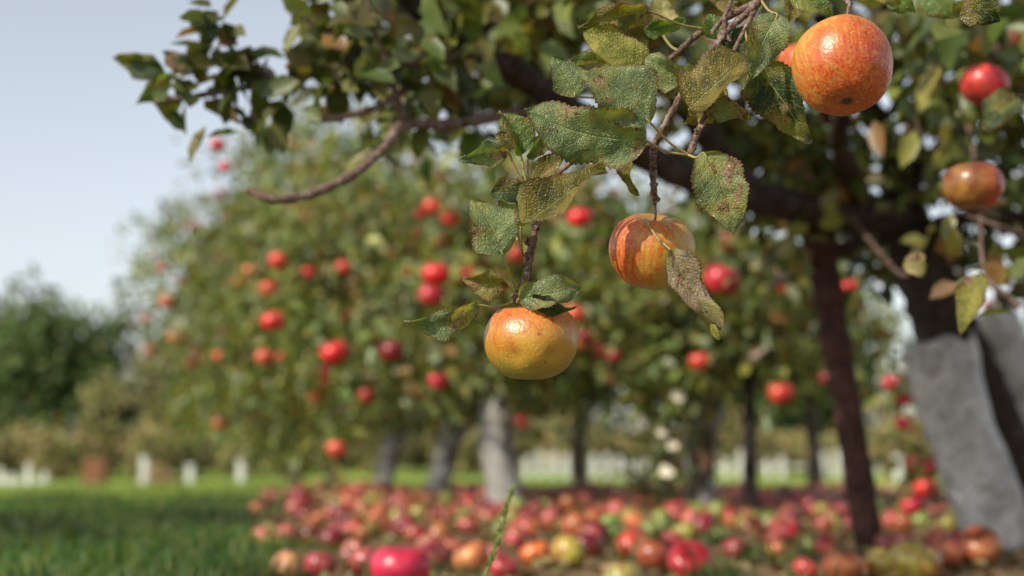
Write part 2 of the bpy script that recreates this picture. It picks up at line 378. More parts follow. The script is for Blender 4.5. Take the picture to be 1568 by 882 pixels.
# dry leaves on the ground
acc=Acc(); n=9000; y=rng.uniform(1.8,8.8,n); x=edge_x(y)+rng.random(n)*(2.6+.32*y)
C=np.stack([x,y,gh(x,y)+.004+rng.random(n)*.008],-1); A=rng.normal(0,1,(n,3)); A[:,2]*=.2
N=rng.normal(0,.35,(n,3))+np.array([0,0,1]); L=rng.uniform(.03,.06,n)
V,Fq=leaves(C,A,N,L,L*.6); LC=np.array([[.26,.15,.07],[.16,.09,.04],[.36,.25,.13],[.24,.20,.08],[.12,.13,.04]])[rng.integers(0,5,n)]
acc.add(V,Fq,np.repeat(LC*rng.uniform(.6,1.2,(n,1)),6,axis=0)); acc.make('leaf_litter',M_litter)

# fallen apples ------------------------------------------------------
pts=[];rr=[];c1=[];c2=[]
def C3(*a): return np.array(a,float)
big=[(612,872,98,C3(.52,.02,.06),C3(.45,.05,.06)),(722,850,58,C3(.55,.10,.06),C3(.55,.2,.08)),(820,845,52,C3(.66,.13,.04),C3(.55,.22,.07)),
(871,853,58,C3(.36,.26,.05),C3(.40,.18,.05)),(937,810,44,C3(.22,.29,.08),C3(.28,.28,.08)),(966,842,52,C3(.5,.05,.03),C3(.5,.12,.05)),
(1058,864,70,C3(.34,.012,.025),C3(.4,.02,.03)),(1293,862,60,C3(.6,.05,.04),C3(.62,.2,.07)),(1350,862,50,C3(.45,.28,.07),C3(.45,.08,.04)),
(1405,856,82,C3(.38,.24,.05),C3(.48,.035,.025)),(1505,843,68,C3(.36,.07,.03),C3(.34,.12,.05)),(955,886,62,C3(.33,.30,.08),C3(.35,.22,.07)),
(905,835,42,C3(.4,.04,.04),C3(.4,.08,.06)),(770,868,48,C3(.36,.025,.04),C3(.4,.08,.06)),(490,868,52,C3(.36,.025,.05),C3(.4,.08,.08)),(437,880,52,C3(.5,.17,.1),C3(.5,.25,.1)),
(1235,868,40,C3(.45,.05,.05),C3(.4,.08,.06)),(690,838,44,C3(.5,.12,.08),C3(.4,.08,.08)),(1130,838,38,C3(.4,.04,.05),C3(.4,.08,.08)),(540,845,38,C3(.45,.08,.08),C3(.4,.08,.08)),
(1270,838,40,C3(.5,.04,.05),C3(.5,.1,.06)),(1440,835,44,C3(.45,.06,.04),C3(.4,.12,.06)),(1030,825,36,C3(.4,.03,.05),C3(.45,.1,.08))]
for px,py,w,a,b in big:
    g0=G(px,py+w*.40); r=min(.052,w/F*g0[1]/2); pts.append((g0[0],g0[1]+r*.3,gh(g0[0],g0[1])+r*.80)); rr.append(r); c1.append(a); c2.append(b)
cell={}
def ok(x,y,r):
    i,j=int(x//.1),int(y//.1)
    for a in range(i-1,i+2):
        for b in range(j-1,j+2):
            for (u,v,q) in cell.get((a,b),()):
                if (u-x)**2+(v-y)**2<(.93*(q+r))**2: return False
    return True
for p,r in zip(pts,rr): cell.setdefault((int(p[0]//.1),int(p[1]//.1)),[]).append((p[0],p[1],r))
tries=0
while len(pts)<1450 and tries<40000:
    tries+=1
    y=rng.uniform(2.7,8.3); x=edge_x(y)-.02+rng.random()*(1.6+.55*y)
    dens=sst(3.2,5.0,y)*.8+.10
    dens*=.25+.75*(.5+.5*math.sin(3.1*x+1.9*y)*math.sin(2.3*y-1.2*x+1))
    if x>.35 and y<4.4: dens*=.4
    if x<edge_x(y)+.25: dens*=.35
    if rng.random()>dens: continue
    r=rng.uniform(.024,.042)
    if not ok(x,y,r): continue
    cell.setdefault((int(x//.1),int(y//.1)),[]).append((x,y,r))
    pts.append((x,y,float(gh(x,y))+r*rng.uniform(.45,.85))); rr.append(r)
    k=rng.integers(0,len(FALL))
    c1.append(FALL[k]*rng.uniform(.6,1.25)); c2.append(FALL[k]*.5+YG*rng.uniform(.02,.40))
acc=Acc(); apple_mass(acc,pts,rr,np.array(c1),np.array(c2),.9); acc.make('fallen_apples',M_ap)

# ---------------------------------------------------------------- background orchard trees
def limb_tree(acc,base,top,targets,r0):
    for t in targets:
        s=base+(top-base)*rng.uniform(.55,1.0); m=(s+t)/2+rng.normal(0,.06,3)+np.array([0,0,.05])
        tube(acc,[s,m,t],[r0*.35,r0*.2,r0*.07],n=9,k=6,knob=.1)
def guard(acc,a,b,r0,r1,k=24,n=14,opening=.35,back=4.71,thick=.003):
    a=np.asarray(a,float);b=np.asarray(b,float); ax=unit(b-a); u=unit(np.cross(ax,[0,1,0.01])); v=np.cross(ax,u)
    ang=np.linspace(back+opening/2,back-opening/2+2*np.pi,k); out=[]
    for off in (0,-thick):
        for q in range(n):
            t=q/(n-1); r=r0*(1-t)+r1*t+off; r=r*(1+.03*math.sin(t*9))
            cen=a+(b-a)*t+np.array([.006*math.sin(t*7),0,0])
            rv=r*(1+.06*np.sin(ang*3+t*4)+.045*np.sin(ang*7-t*9)+.02*np.sin(ang*4+t*23))
            lift=(.012*np.sin(ang*2.0)+.008*np.sin(ang*5)) if q==n-1 else 0*ang
            out.append(cen+(np.cos(ang)[:,None]*u+np.sin(ang)[:,None]*v)*rv[:,None]+lift[:,None]*ax)
    V=np.concatenate(out); i,j=np.meshgrid(np.arange(n-1),np.arange(k-1),indexing='ij')
    f1=np.stack([i*k+j,i*k+j+1,(i+1)*k+j+1,(i+1)*k+j],-1).reshape(-1,4); f2=f1[:,::-1]+n*k
    q=np.arange(k-1); t1=np.stack([(n-1)*k+q,(n-1)*k+q+1,(2*n-1)*k+q+1,(2*n-1)*k+q],-1)
    acc.add(V,np.concatenate([f1,f2,t1]))
HANG=[(1105,428,58,1),(888,333,40,0),(668,420,45,0),(660,452,40,1),(512,540,45,0),(418,492,38,0),(1196,602,42,2),(425,400,30,0),(412,442,30,0),
(384,415,24,3),(368,433,24,3),(256,463,26,2),(1222,390,34,1),(1120,370,34,0),(803,645,28,1),(515,688,32,3),(690,335,30,0),(662,317,30,0),(600,538,40,4),
(405,547,30,3),(432,547,24,2),(562,605,28,2),(640,598,28,1),(672,583,34,1),(1300,440,28,0),(1365,587,30,1),(1385,612,26,1),(1382,648,26,1),(1400,707,27,1),
(1428,715,30,1),(1418,747,36,0),(1397,775,36,1),(1072,553,36,2),(957,610,24,2),(268,515,24,3),(337,545,21,0),(337,648,22,2),(527,410,28,2),
(1205,437,34,2),(655,365,24,2),(525,488,24,4),(790,390,34,2),(720,420,30,1),(625,378,20,2),(880,482,36,3),(893,524,30,3),(1040,470,28,4),(1265,580,26,4),
(930,430,26,4),(700,560,24,4),(745,510,26,1),(580,520,26,4),(985,560,24,2),(455,255,20,2),(560,300,22,2),(985,430,24,2),(1170,500,26,4),(610,470,22,1),(480,610,22,2)]
HC=[(C3(.66,.022,.022),C3(.66,.07,.04)),(C3(.48,.01,.035),C3(.5,.03,.04)),(C3(.52,.04,.025),C3(.46,.13,.045)),(C3(.60,.08,.04),C3(.54,.18,.06)),(C3(.22,.010,.018),C3(.26,.025,.025))]
TREES=[
 (772,782,755,560,5.8,(790,400),(.70,.7,.53),True,.050),
 (1068,792,1085,560,5.2,(1080,450),(.50,.6,.36),True,.040),
 (660,768,715,600,7.0,(600,420),(.86,.9,.68),True,.040),
 (580,752,622,610,8.6,(500,420),(.98,1.0,.92),True,.042),
 (512,750,505,640,10.5,(455,440),(1.0,1.0,1.12),False,.05),
 (452,748,460,640,12.5,(400,470),(.92,1.2,1.1),False,.06),
 (890,748,900,600,9.0,(930,440),(1.1,.9,.68),False,.05),
 (1250,748,1240,600,9.5,(1200,490),(.80,.9,.45),False,.05),
 (1720,790,1700,560,5.6,(1720,380),(.50,.6,.6),True,.05),
]
tree_objs=[]
for ti,(bx,by,tx_,ty_,D,cc,rad,gd,r0) in enumerate(TREES):
    par=empty('apple_tree')
    b=W(bx,by,D); b[2]=float(gz(b[0],b[1]))-.02; t=W(tx_,ty_,D+.05); c=W(cc[0],cc[1],D)
    wood=Acc(); tube(wood,[b,(b+t)/2+rng.normal(0,.02,3),t,(t*.55+c*.45)+np.array([0,0,.1]),c+np.array([0,0,rad[2]*.3])],[r0*1.15,r0,r0*.85,r0*.6,r0*.3],n=26,k=12,knob=.08)
    ncl=int(265*(rad[0]*rad[2]/.5)**.8); cen=ell_pts(c,rad,ncl,lump=.24)
    cen2=ell_pts(c-np.array([0,0,rad[2]*.8]),(rad[0]*.8,rad[1]*.7,rad[2]*.4),ncl//6)
    cen=np.vstack([cen,cen2])
    limb_tree(wood,b*.3+t*.7,t*.5+c*.5,cen[rng.integers(0,len(cen),30)],r0*1.1)
    wood.make('trunk_and_limbs',M_bark,par)
    lf=Acc(); cluster_leaves(lf,cen,rng.uniform(.06,.15,len(cen)),22,.060)
    k=int(22*rad[0]*rad[2]/.5); ap=ell_pts(c+np.array([0,-.1,-.1]),np.array(rad)*.95,k,power=4)
    tree_objs.append(dict(par=par,lf=lf,ap=[(p,rng.uniform(.028,.037),*HC[rng.choice([0,1,2,4,4])]) for p in ap],x=c[0],D=D,cx=cc[0]))
    if gd:
        ga=Acc(); top=b+(t-b)*rng.uniform(.6,.8); guard(ga,b+np.array([0,0,.01]),top,r0*1.35,r0*1.45); ga.make('trunk_guard',M_guard2,par)
near=dict(par=empty('apple_tree'),lf=Acc(),ap=[],D=3.4)
for px,py,w,kind in HANG:
    D=.074*F/w
    if px>1290 or (px>1180 and py<520): D=min(max(D,3.4),4.6); T=near
    else:
        D=min(max(D,4.4),9.5)
        T=min(tree_objs,key=lambda q:abs(q['cx']-px)/300+abs(q['D']-.4-D)*.6)
    p=W(px,py,D); r=w/F*D/2
    T['ap'].append((p,r,*HC[kind])); 
    q=p+np.array([[0.03,.07,.06],[-.04,.08,.05],[0,.1,-.02]])
    cluster_leaves(T['lf'],q,.08,7,.055)
for T in tree_objs:
    T['lf'].make('foliage',M_leaf,T['par'])
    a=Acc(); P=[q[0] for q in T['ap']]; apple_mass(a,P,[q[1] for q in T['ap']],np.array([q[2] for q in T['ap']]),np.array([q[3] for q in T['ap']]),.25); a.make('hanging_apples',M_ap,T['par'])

par=empty('ivy_shrub'); b=W(1020,790,5.1); b[2]=0
a=Acc(); zz=np.linspace(.04,.55,26); cen=np.stack([b[0]+rng.normal(0,.04,26),b[1]+rng.normal(0,.05,26),zz],-1)
cluster_leaves(a,cen,.10,18,.045,pal=GREENS*.6,brown=.12); a.make('foliage',M_leaf,par)
a=Acc(); tube(a,[b,b+np.array([.01,0,.3]),b+np.array([-.02,0,.62])],[.016,.012,.006]); a.make('stems',M_bark,par)
a=Acc()
for px,py,s in ((1040,610,22),(1031,685,18),(1022,726,24),(1014,665,14)):
    p=W(px,py,4.75); L=np.array([s/F*4.85]); V,Fq=leaves((p-np.array([L[0]/2,0,0]))[None],np.array([[1,.1,.2]]),np.array([[-.5,-.65,.55]]),L,L*1.3); a.add(V,Fq,(.85,.80,.66))
a.make('glint_leaves',M_leaf,par)  # leaves coloured near-white to stand in for glints on the shrub

# ---------------------------------------------------------------- near apple tree (right)
wood=Acc()
t1=[W(1540,858,3.5),W(1500,720,3.5),W(1455,560,3.5),W(1415,430,3.45),W(1390,340,3.4),W(1370,230,3.4)]
t1[0][2]=-.03
tube(wood,t1,[.062,.058,.056,.066,.060,.04],n=40,k=16,knob=.10)
tube(wood,[W(1400,360,3.45),W(1440,440,3.6),W(1505,570,3.7),W(1575,720,3.75),W(1640,872,3.8)],[.05,.05,.045,.048,.055],n=34,k=14,knob=.1)
main=[W(1395,335,3.42),W(1290,328,3.1),W(1150,300,2.8),W(1010,250,2.5),W(880,172,2.3),W(760,90,2.12),W(650,20,2.0),W(560,-70,1.9)]
tube(wood,main,[.042,.038,.032,.028,.025,.022,.018,.012],n=60,k=12,knob=.12)
ups=[[W(1380,300,3.4),W(1330,150,3.2),W(1240,0,3.0),W(1150,-170,2.8)],[W(1385,280,3.4),W(1480,190,3.4),W(1560,60,3.3),W(1660,-120,3.2)],
 [W(1330,330,3.25),W(1300,260,2.9),W(1285,200,2.6),W(1330,60,2.3),W(1400,-120,2.2)],[W(1150,300,2.8),W(1060,180,2.7),W(960,60,2.7),W(900,-80,2.7)],
 [W(760,90,2.12),W(780,30,2.3),W(820,-60,2.4)],[W(1400,360,3.4),W(1500,330,3.2),W(1620,340,3.0)],[W(1385,340,3.4),W(1250,400,3.6),W(1180,440,3.8)]]
for u in ups: tube(wood,u,[.03,.022,.016,.008],n=26,k=8,knob=.12)
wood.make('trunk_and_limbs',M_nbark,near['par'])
br=Acc()
B1=[W(235,158,1.78),W(330,142,1.8),(W(420,126,1.82)),W(520,100,1.86),W(640,95,1.9),W(740,80,2.1)]
tube(br,B1,[.003,.004,.0045,.005,.006,.009],n=40,k=8,knob=.2)
B2=[W(380,291,1.7),W(420,305,1.7),W(480,296,1.72),W(545,264,1.75),W(592,222,1.8),W(618,192,1.85),W(700,190,1.95),W(780,175,2.15),W(870,168,2.3)]
tube(br,B2,[.0045,.006,.0065,.0065,.0065,.007,.008,.009,.011],n=54,k=10,knob=.22)
tube(br,[W(474,184,1.8),W(530,178,1.82),W(585,160,1.86),W(640,120,1.95),W(680,70,2.02)],[.004,.0045,.005,.006,.008],n=26,k=8,knob=.2)
tube(br,[W(320,25,1.75),W(360,80,1.78),W(420,126,1.82)],[.002,.003,.0035],n=14,k=6,knob=.2)
tube(br,[W(450,20,1.8),W(520,60,1.84),W(560,98,1.88)],[.002,.003,.0035],n=14,k=6,knob=.2)
tube(br,[W(618,192,1.85),W(600,120,1.8),W(570,40,1.8),W(560,-20,1.8)],[.006,.004,.003,.002],n=16,k=6,knob=.2)
for a_ in ([(1480,180,2.6),(1495,260,2.5),(1488,320,2.5)],[(1530,60,2.3),(1510,130,2.2),(1515,200,2.2)],[(1600,380,2.2),(1540,350,2.1),(1480,330,2.1)],[(1560,470,2.0),(1510,420,2.0),(1500,330,2.1)],[(1300,330,3.0),(1380,420,2.6),(1405,380,2.2)]):
    tube(br,[W(*q) for q in a_],[.005,.004,.0025],n=18,k=6,knob=.2)
br.make('side_branches',M_twig,near['par'])
lf=near['lf']
def canopy(c,r,ncl,per=12,size=.062,rad=.08,bright=.8,power=2.0):
    cen=ell_pts(W(*c),r,ncl,power=power); cluster_leaves(lf,cen,rng.uniform(.6,1.3,ncl)*rad,per,size,bright=rng.uniform(.5,1.35,ncl)*bright,brown=.10)
canopy((760,-30,2.35),(.34,.30,.12),44)
canopy((560,0,1.95),(.14,.12,.05),8,8)
canopy((740,110,2.4),(.18,.25,.06),14,10)
canopy((620,165,2.6),(.14,.2,.04),6,8)
canopy((1000,30,2.75),(.32,.35,.15),50)
canopy((1130,190,3.1),(.28,.3,.15),30)
canopy((1350,30,2.9),(.32,.4,.17),50)
canopy((1500,180,3.2),(.25,.4,.22),44)
canopy((1260,270,3.3),(.22,.35,.13),28)
canopy((1200,285,3.0),(.16,.14,.14),10)  # extra leaf cluster added to throw dappled shade on the trunk guard
canopy((1540,350,3.3),(.20,.3,.10),14)
canopy((1400,390,3.8),(.30,.3,.10),12)
canopy((1240,410,4.0),(.22,.3,.12),18)
canopy((1250,-260,2.9),(.7,.4,.2),50)
canopy((1850,150,3.3),(.40,.5,.5),80)
canopy((1480,60,2.2),(.16,.2,.10),14,9)
def along(P,n,spread,size,lo=0,hi=1,bright=1.0):
    S=spline(P,60); idx=(rng.uniform(lo,hi,n)*59).astype(int); cl=S[idx]+rng.normal(0,spread,(n,3))
    cluster_leaves(lf,cl,.03,4,size,bright=rng.uniform(.6,1.2,n)*bright)
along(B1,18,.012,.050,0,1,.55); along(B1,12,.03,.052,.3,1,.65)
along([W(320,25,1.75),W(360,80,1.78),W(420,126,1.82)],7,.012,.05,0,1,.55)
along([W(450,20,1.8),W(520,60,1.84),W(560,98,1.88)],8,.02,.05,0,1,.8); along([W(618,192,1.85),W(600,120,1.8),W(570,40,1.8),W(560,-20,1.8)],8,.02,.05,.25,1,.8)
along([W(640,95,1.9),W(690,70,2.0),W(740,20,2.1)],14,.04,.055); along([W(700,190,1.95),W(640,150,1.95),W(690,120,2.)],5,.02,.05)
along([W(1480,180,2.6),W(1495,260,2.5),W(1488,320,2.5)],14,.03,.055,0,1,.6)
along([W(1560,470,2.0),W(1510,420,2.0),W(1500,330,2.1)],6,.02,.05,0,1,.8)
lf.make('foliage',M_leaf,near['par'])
NA=[(1507,130,76,C3(.50,.012,.03),C3(.5,.05,.04)),(1490,285,94,C3(.36,.014,.012),C3(.20,.11,.03)),(1128,230,44,C3(.62,.10,.04),C3(.55,.22,.07)),(505,127,30,C3(.65,.03,.03),C3(.66,.10,.05)),
 (395,113,22,C3(.62,.03,.03),C3(.6,.06,.04)),(333,222,24,C3(.62,.05,.03),C3(.6,.06,.04)),(345,256,21,C3(.62,.05,.05),C3(.6,.06,.04)),(860,70,34,C3(.45,.02,.03),C3(.5,.06,.04)),(805,14,26,C3(.5,.03,.03),C3(.5,.06,.04)),
 (712,-8,60,C3(.5,.13,.04),C3(.4,.22,.05)),(590,85,26,C3(.6,.05,.03),C3(.6,.06,.04)),(470,68,26,C3(.6,.08,.05),C3(.6,.1,.05)),(750,140,26,C3(.45,.02,.03),C3(.5,.06,.04)),(1520,470,30,C3(.3,.02,.03),C3(.3,.06,.04)),
 (1232,98,84,C3(.60,.12,.04),C3(.56,.20,.06)),(838,282,34,C3(.55,.05,.03),C3(.55,.1,.05)),(870,62,26,C3(.5,.03,.03),C3(.5,.1,.05)),(1555,60,60,C3(.4,.03,.03),C3(.4,.1,.04)),(1440,165,34,C3(.4,.03,.03),C3(.4,.1,.04))]
for px,py,w,a_,b_ in NA:
    D=.072*F/w; D=min(D,4.2) if px>300 else D
    D=max(D,1.3); near['ap'].append((W(px,py,D),w/F*D/2,a_,b_))
a=Acc(); A_=near['ap']; apple_mass(a,[q[0] for q in A_],[q[1] for q in A_],np.array([q[2] for q in A_]),np.array([q[3] for q in A_]),.2); a.make('hanging_apples',M_ap,near['par'])
a=Acc(); g0=W(1530,862,3.5); g0[2]=.005; guard(a,g0,W(1434,520,3.48),.080,.084,k=60,n=26,opening=.5)
guard(a,W(1655,850,3.9)*np.array([1,1,0])+np.array([0,0,.01]),W(1508,480,3.88),.080,.076,k=34,n=18)
a.make('trunk_guard',M_guard,near['par'])

# props
a=Acc(); p0=W(1337,856,3.3); p0[2]=-.03; tube(a,[p0,W(1300,640,3.28),W(1276,500,3.24),W(1252,345,3.2)],[.034,.033,.034,.036],n=30,k=14,knob=.07); 
tube(a,[W(1252,360,3.2),W(1238,325,3.16)],[.03,.014],n=6,k=10,knob=.05); tube(a,[W(1252,360,3.2),W(1275,322,3.22)],[.03,.014],n=6,k=10,knob=.05)
a.make('forked_wooden_prop',M_dark)
a=Acc(); p0=W(1150,797,5.0); p0[2]=-.02; tube(a,[p0,W(1148,690,5.0),W(1147,560,5.0)],[.027,.026,.024],n=20,k=10,knob=.06); tube(a,[W(1147,575,5.0),W(1120,545,5.0)],[.014,.01],n=6,k=8); tube(a,[W(1147,575,5.0),W(1172,540,5.0)],[.014,.01],n=6,k=8)
a.make('wooden_post',M_blk)

# ---------------------------------------------------------------- far field
def box(acc,c,s,rot=0,top=0):
    x,y,z=np.array(s)/2; V=np.array([[-x,-y,-z],[x,-y,-z],[x,y,-z],[-x,y,-z],[-x,-y,z],[x,-y,z],[x,y,z],[-x,y,z]],float)
    cr,sr=math.cos(rot),math.sin(rot); V=V@np.array([[cr,sr,0],[-sr,cr,0],[0,0,1]])+np.array(c)
    acc.add(V,np.array([[0,3,2,1],[4,5,6,7],[0,1,5,4],[1,2,6,5],[2,3,7,6],[3,0,4,7]]))
def picket(acc,x,y,h,w=.09,t=.02):
    z=float(gz(x,y)); V=np.array([[-w/2,-t,0],[w/2,-t,0],[w/2,-t,h*.9],[0,-t,h],[-w/2,-t,h*.9],[-w/2,t,0],[w/2,t,0],[w/2,t,h*.9],[0,t,h],[-w/2,t,h*.9]])+np.array([x,y,z])
    acc.add(V,np.array([[0,1,2,4],[5,9,7,6],[0,4,9,5],[1,6,7,2]])); acc.add(V,np.array([[2,3,4],[9,8,7]])); acc.add(V,np.array([[2,7,8,3],[3,8,9,4]]))
def fence(px0,px1,D,h,step):
    a=Acc(); x0,x1=(px0-784)/F*D,(px1-784)/F*D; n=max(3,int((x1-x0)/step))
    for i in range(n+1):
        if rng.random()<.12: continue
        picket(a,x0+(x1-x0)*i/n,D+rng.normal(0,.05),h*rng.uniform(.65,1.05),w=step*.36)
    xm=(x0+x1)/2
    box(a,(xm,D+.06,float(gz(xm,D))+h*.4),(x1-x0,.04,.06))
    a.make('white_picket_fence',M_white,smooth=False)
fence(805,990,46,.85,.42); fence(1088,1300,46,.9,.42); fence(1300,1420,52,.9,.42); fence(-330,72,30,.60,.30)
for px,h in ((225,.62),(295,.40),(372,.46),(1370,.5)):
    a=Acc(); x=(px-784)/F*30; z=float(gz(x,30)); box(a,(x,30,z+h/2),(.13,.13,h)); box(a,(x,30,z+h+.025),(.17,.17,.05)); a.make('white_post',M_white,smooth=False)
a=Acc(); x=(152-784)/F*28; z=float(gz(x,28))
for k in range(5): box(a,(x,28-.2,z+.07+k*.125),(.40,.02,.1)); box(a,(x,28+.2,z+.07+k*.125),(.40,.02,.1)); box(a,(x-.2,28,z+.07+k*.125),(.02,.36,.1)); box(a,(x+.2,28,z+.07+k*.125),(.02,.36,.1))
for sx_ in (-.17,.17):
    for sy_ in (-.17,.17): box(a,(x+sx_,28+sy_,z+.32),(.04,.04,.64))
a.make('wooden_crate',M_crate,smooth=False)
a=Acc(); n=5000; x0=(245-784)/F*34; C=np.stack([rng.normal(x0,.28,n),rng.normal(34,.3,n),np.zeros(n)],-1); d=((C[:,0]-x0)**2+(C[:,1]-34)**2)
C[:,2]=gz(C[:,0],C[:,1])+rng.random(n)*.6*np.exp(-d/.2)
V,Fq=leaves(C,rng.normal(0,1,(n,3))*[1,1,.4],rng.normal(0,1,(n,3))+[0,0,1],np.full(n,.12),np.full(n,.03)); a.add(V,Fq,np.repeat(np.array([[.5,.38,.22]])*rng.uniform(.6,1.2,(n,1)),6,axis=0)); a.make('straw_heap',M_litter)

def farmass(name,xr,yr,hfun,n_tr,per,leafs,pal,rw,trunks=True):
    a=Acc(); tr=Acc()
    for i in range(n_tr):
        x=rng.uniform(*xr); y=rng.uniform(*yr); h=hfun(x/y)*rng.uniform(.82,1.12); z=float(gz(x,y)); r=rw*h*rng.uniform(.8,1.2)
        cen=ell_pts((x,y,z+h*.56),(r,r,h*.44),per//12,power=2.6,lump=.22)
        cluster_leaves(a,cen,r*.28,12,leafs,pal=pal*rng.uniform(.75,1.2),brown=.03)
        if trunks: tube(tr,[(x,y,z-.1),(x+rng.normal(0,.1),y,z+h*.45),(x,y,z+h*.8)],[.03*h,.02*h,.008*h],n=8,k=6)
        else:
            for _ in range(3): tube(tr,[(x,y,z-.05),(x+rng.normal(0,.2),y,z+h*.4),(x+rng.normal(0,.35),y,z+h*.75)],[.03,.02,.008],n=6,k=5)
    e=empty(name); a.make('foliage',M_far,e); tr.make('stems',M_bark,e)
FP=np.array([[.06,.11,.025],[.08,.135,.03],[.045,.085,.025],[.11,.15,.04]])
SP=np.array([[.24,.21,.08],[.29,.23,.10],[.17,.18,.06],[.13,.16,.05],[.32,.24,.12]])
farmass('distant_tree_line',(-62,62),(74,92),lambda s:8.7+.5*math.sin(s*37)+(.2 if s<-.3 else -1.4 if s>.25 else 0),105,1200,.60,FP,.30)
farmass('shrub_thicket',(-36,36),(50,60),lambda s:1.85+.35*math.sin(s*50),150,320,.28,SP,.55,False)
farmass('autumn_trees',(-20,-14.5),(60,68),lambda s:7.0 if s>-.27 else 4.0,5,1000,.42,np.array([[.19,.19,.07],[.22,.19,.09],[.14,.17,.055]]),.24)

# ---------------------------------------------------------------- hero branch
hb=empty('apple_branch'); tw=Acc(); hl=Acc(); pt=Acc()
def T(pts_,R,k=10,knob=.16,n=None): tube(tw,[W(*q) for q in pts_],np.array(R),n=n or len(pts_)*9,k=k,knob=knob)
T([(1330,-330,2.4),(1300,-220,1.7),(1225,-80,1.25),(1165,0,1.15),(1112,48,1.14),(1086,92,1.14),(1052,132,1.145),(1022,185,1.15),(1003,222,1.16),(1000,262,1.18),(1002,312,1.19)],[.010,.008,.0052,.0036,.0032,.0032,.0028,.0030,.0036,.0030,.0028],n=120,knob=.22)
T([(1003,222,1.16),(945,232,1.15),(884,243,1.14),(838,288,1.135),(823,338,1.13),(813,385,1.13),(803,432,1.13),(786,458,1.13)],[.0026,.0022,.002,.0022,.0032,.0030,.0032,.0028],n=90,knob=.24)
T([(1165,0,1.15),(1140,45,1.13),(1105,120,1.12),(1085,165,1.12),(1068,205,1.12),(1056,236,1.12)],[.0022,.0019,.0018,.0022,.0028,.0024],n=56,knob=.2)
T([(1165,0,1.15),(1080,45,1.2),(1040,78,1.22),(990,122,1.24),(955,140,1.25)],[.003,.0028,.0026,.0024,.0018],n=40,knob=.15)
T([(1180,-30,1.16),(1230,-25,1.12),(1290,-15,1.07),(1340,-8,1.05),(1400,-30,1.08)],[.004,.0036,.0034,.003,.0024],n=40,knob=.2)
T([(1290,-14,1.07),(1300,6,1.06)],[.0034,.0022],n=8)
T([(1090,50,1.14),(1112,20,1.16),(1125,-20,1.2)],[.002,.0018,.0014],n=18)
for px,py,D in ((820,352,1.13),(809,402,1.13),(800,440,1.13),(1003,232,1.16),(1000,285,1.18),(1070,200,1.12),(1088,92,1.14),(1110,50,1.14),(1060,228,1.12),(812,372,1.13),(1005,305,1.19)):
    for _ in range(3):
        dx,dy=rng.normal(0,7,2); T([(px,py,D),(px+dx*.6,py+dy*.6,D-.002),(px+dx,py+dy-3,D-.004)],[.0026,.002,.0008],k=7,n=6,knob=.2)
tw.make('twigs',M_twig,hb)
PALH={'g':(.13,.21,.05),'y':(.26,.25,.05),'o':(.18,.15,.03),'d':(.035,.065,.022),'s':(.19,.25,.12),'b':(.15,.08,.035),'p':(.48,.43,.2),'w':(.32,.25,.20)}
def hleaf(base,tip,wpx,D,roll=0,kind='g',fold=.18,curl=.12,bend=0,dt=0.0,att=None,wave=.10,side=0,nt_=64,ns=13,db=0):
    b=W(*base,D+db); t=W(*tip,D+dt); a=t-b; L=np.linalg.norm(a); a/=L
    cam=np.array([0,0,H]); v=unit(cam-(b+t)/2); n0=unit(v-a*np.dot(v,a)); B0=np.cross(a,n0)
    r=math.radians(roll); Nn=n0*math.cos(r)+B0*math.sin(r); B=np.cross(a,Nn)
    hw=wpx/F*D/2/max(.5,abs(math.cos(r)))
    tt=np.linspace(0,1,nt_); ss=np.linspace(-1,1,ns); Tt,Ss=np.meshgrid(tt,ss,indexing='ij')
    sh=Tt**.56*(1-Tt)**.95; sh/=sh.max()
    saw=(Tt*23)%1.0; ser=1-.12*saw*np.clip(np.abs(Ss)-.72,0,1)/.28*(Tt>.06)
    irr=1+.09*np.sin(Tt*9+rng.uniform(0,6))*np.sign(Ss)+.05*np.sin(Tt*21+rng.uniform(0,6))
    y=Ss*hw*sh*ser*irr; ph=rng.uniform(0,6); tws=rng.normal(0,.5)
    c=fold*1.35*np.abs(y)+curl*L*(Tt-Tt**2)*2-curl*L*.6*np.clip(Tt-.7,0,1)**2*4+side*(y*y/hw)+wave*L*np.sin(Tt*9+ph+Ss*1.6)*Ss**2*.85+tws*y*(Tt-.3)
    c=c+.012*L*np.sin(Tt*34+np.abs(Ss)*-6)*(1-Ss**4)*.5
    x=Tt*L; y=y+bend*L*np.sin(np.pi*Tt)
    V=b+x[...,None]*a+y[...,None]*B+c[...,None]*Nn
    i,j=np.meshgrid(np.arange(nt_-1),np.arange(ns-1),indexing='ij')
    Fq=np.stack([i*ns+j,i*ns+j+1,(i+1)*ns+j+1,(i+1)*ns+j],-1).reshape(-1,4)
    col=np.array(PALH[kind])*rng.uniform(.85,1.15)
    hl.add(V.reshape(-1,3),Fq,col,np.stack([Ss,Tt,np.full_like(Tt,rng.random()*9)],-1).reshape(-1,3))
    if att is not None:
        A0=W(*att); m=(A0+b)/2+np.array([0,0,-.003]); tube(pt,[A0,m,b,b+a*L*.1+Nn*.0006],[.0013,.0010,.0009,.0006],n=18,k=6,knob=.06,col=(.25,.27,.08))
J=(1054,237,1.12)
hleaf((990,216),(803,168),106,1.10,-15,'s',.10,.06,-.06,att=J,db=.01)
hleaf((996,188),(886,100),98,1.105,22,'s',.22,.08,.05,att=J)
hleaf((884,148),(846,86),54,1.12,10,'s',.3,.1,att=(955,140,1.25))
hleaf((985,112),(893,48),68,1.16,25,'y',.25,.16,att=(990,122,1.24))
hleaf((998,18),(885,42),48,1.17,-20,'o',.25,.12,.06,att=(1080,45,1.2))
hleaf((1016,55),(1012,-14),48,1.3,5,'p',.2,.1,att=(1040,78,1.22))
hleaf((1046,122),(986,84),54,1.15,-30,'s',.3,.1,att=(1052,132,1.145))
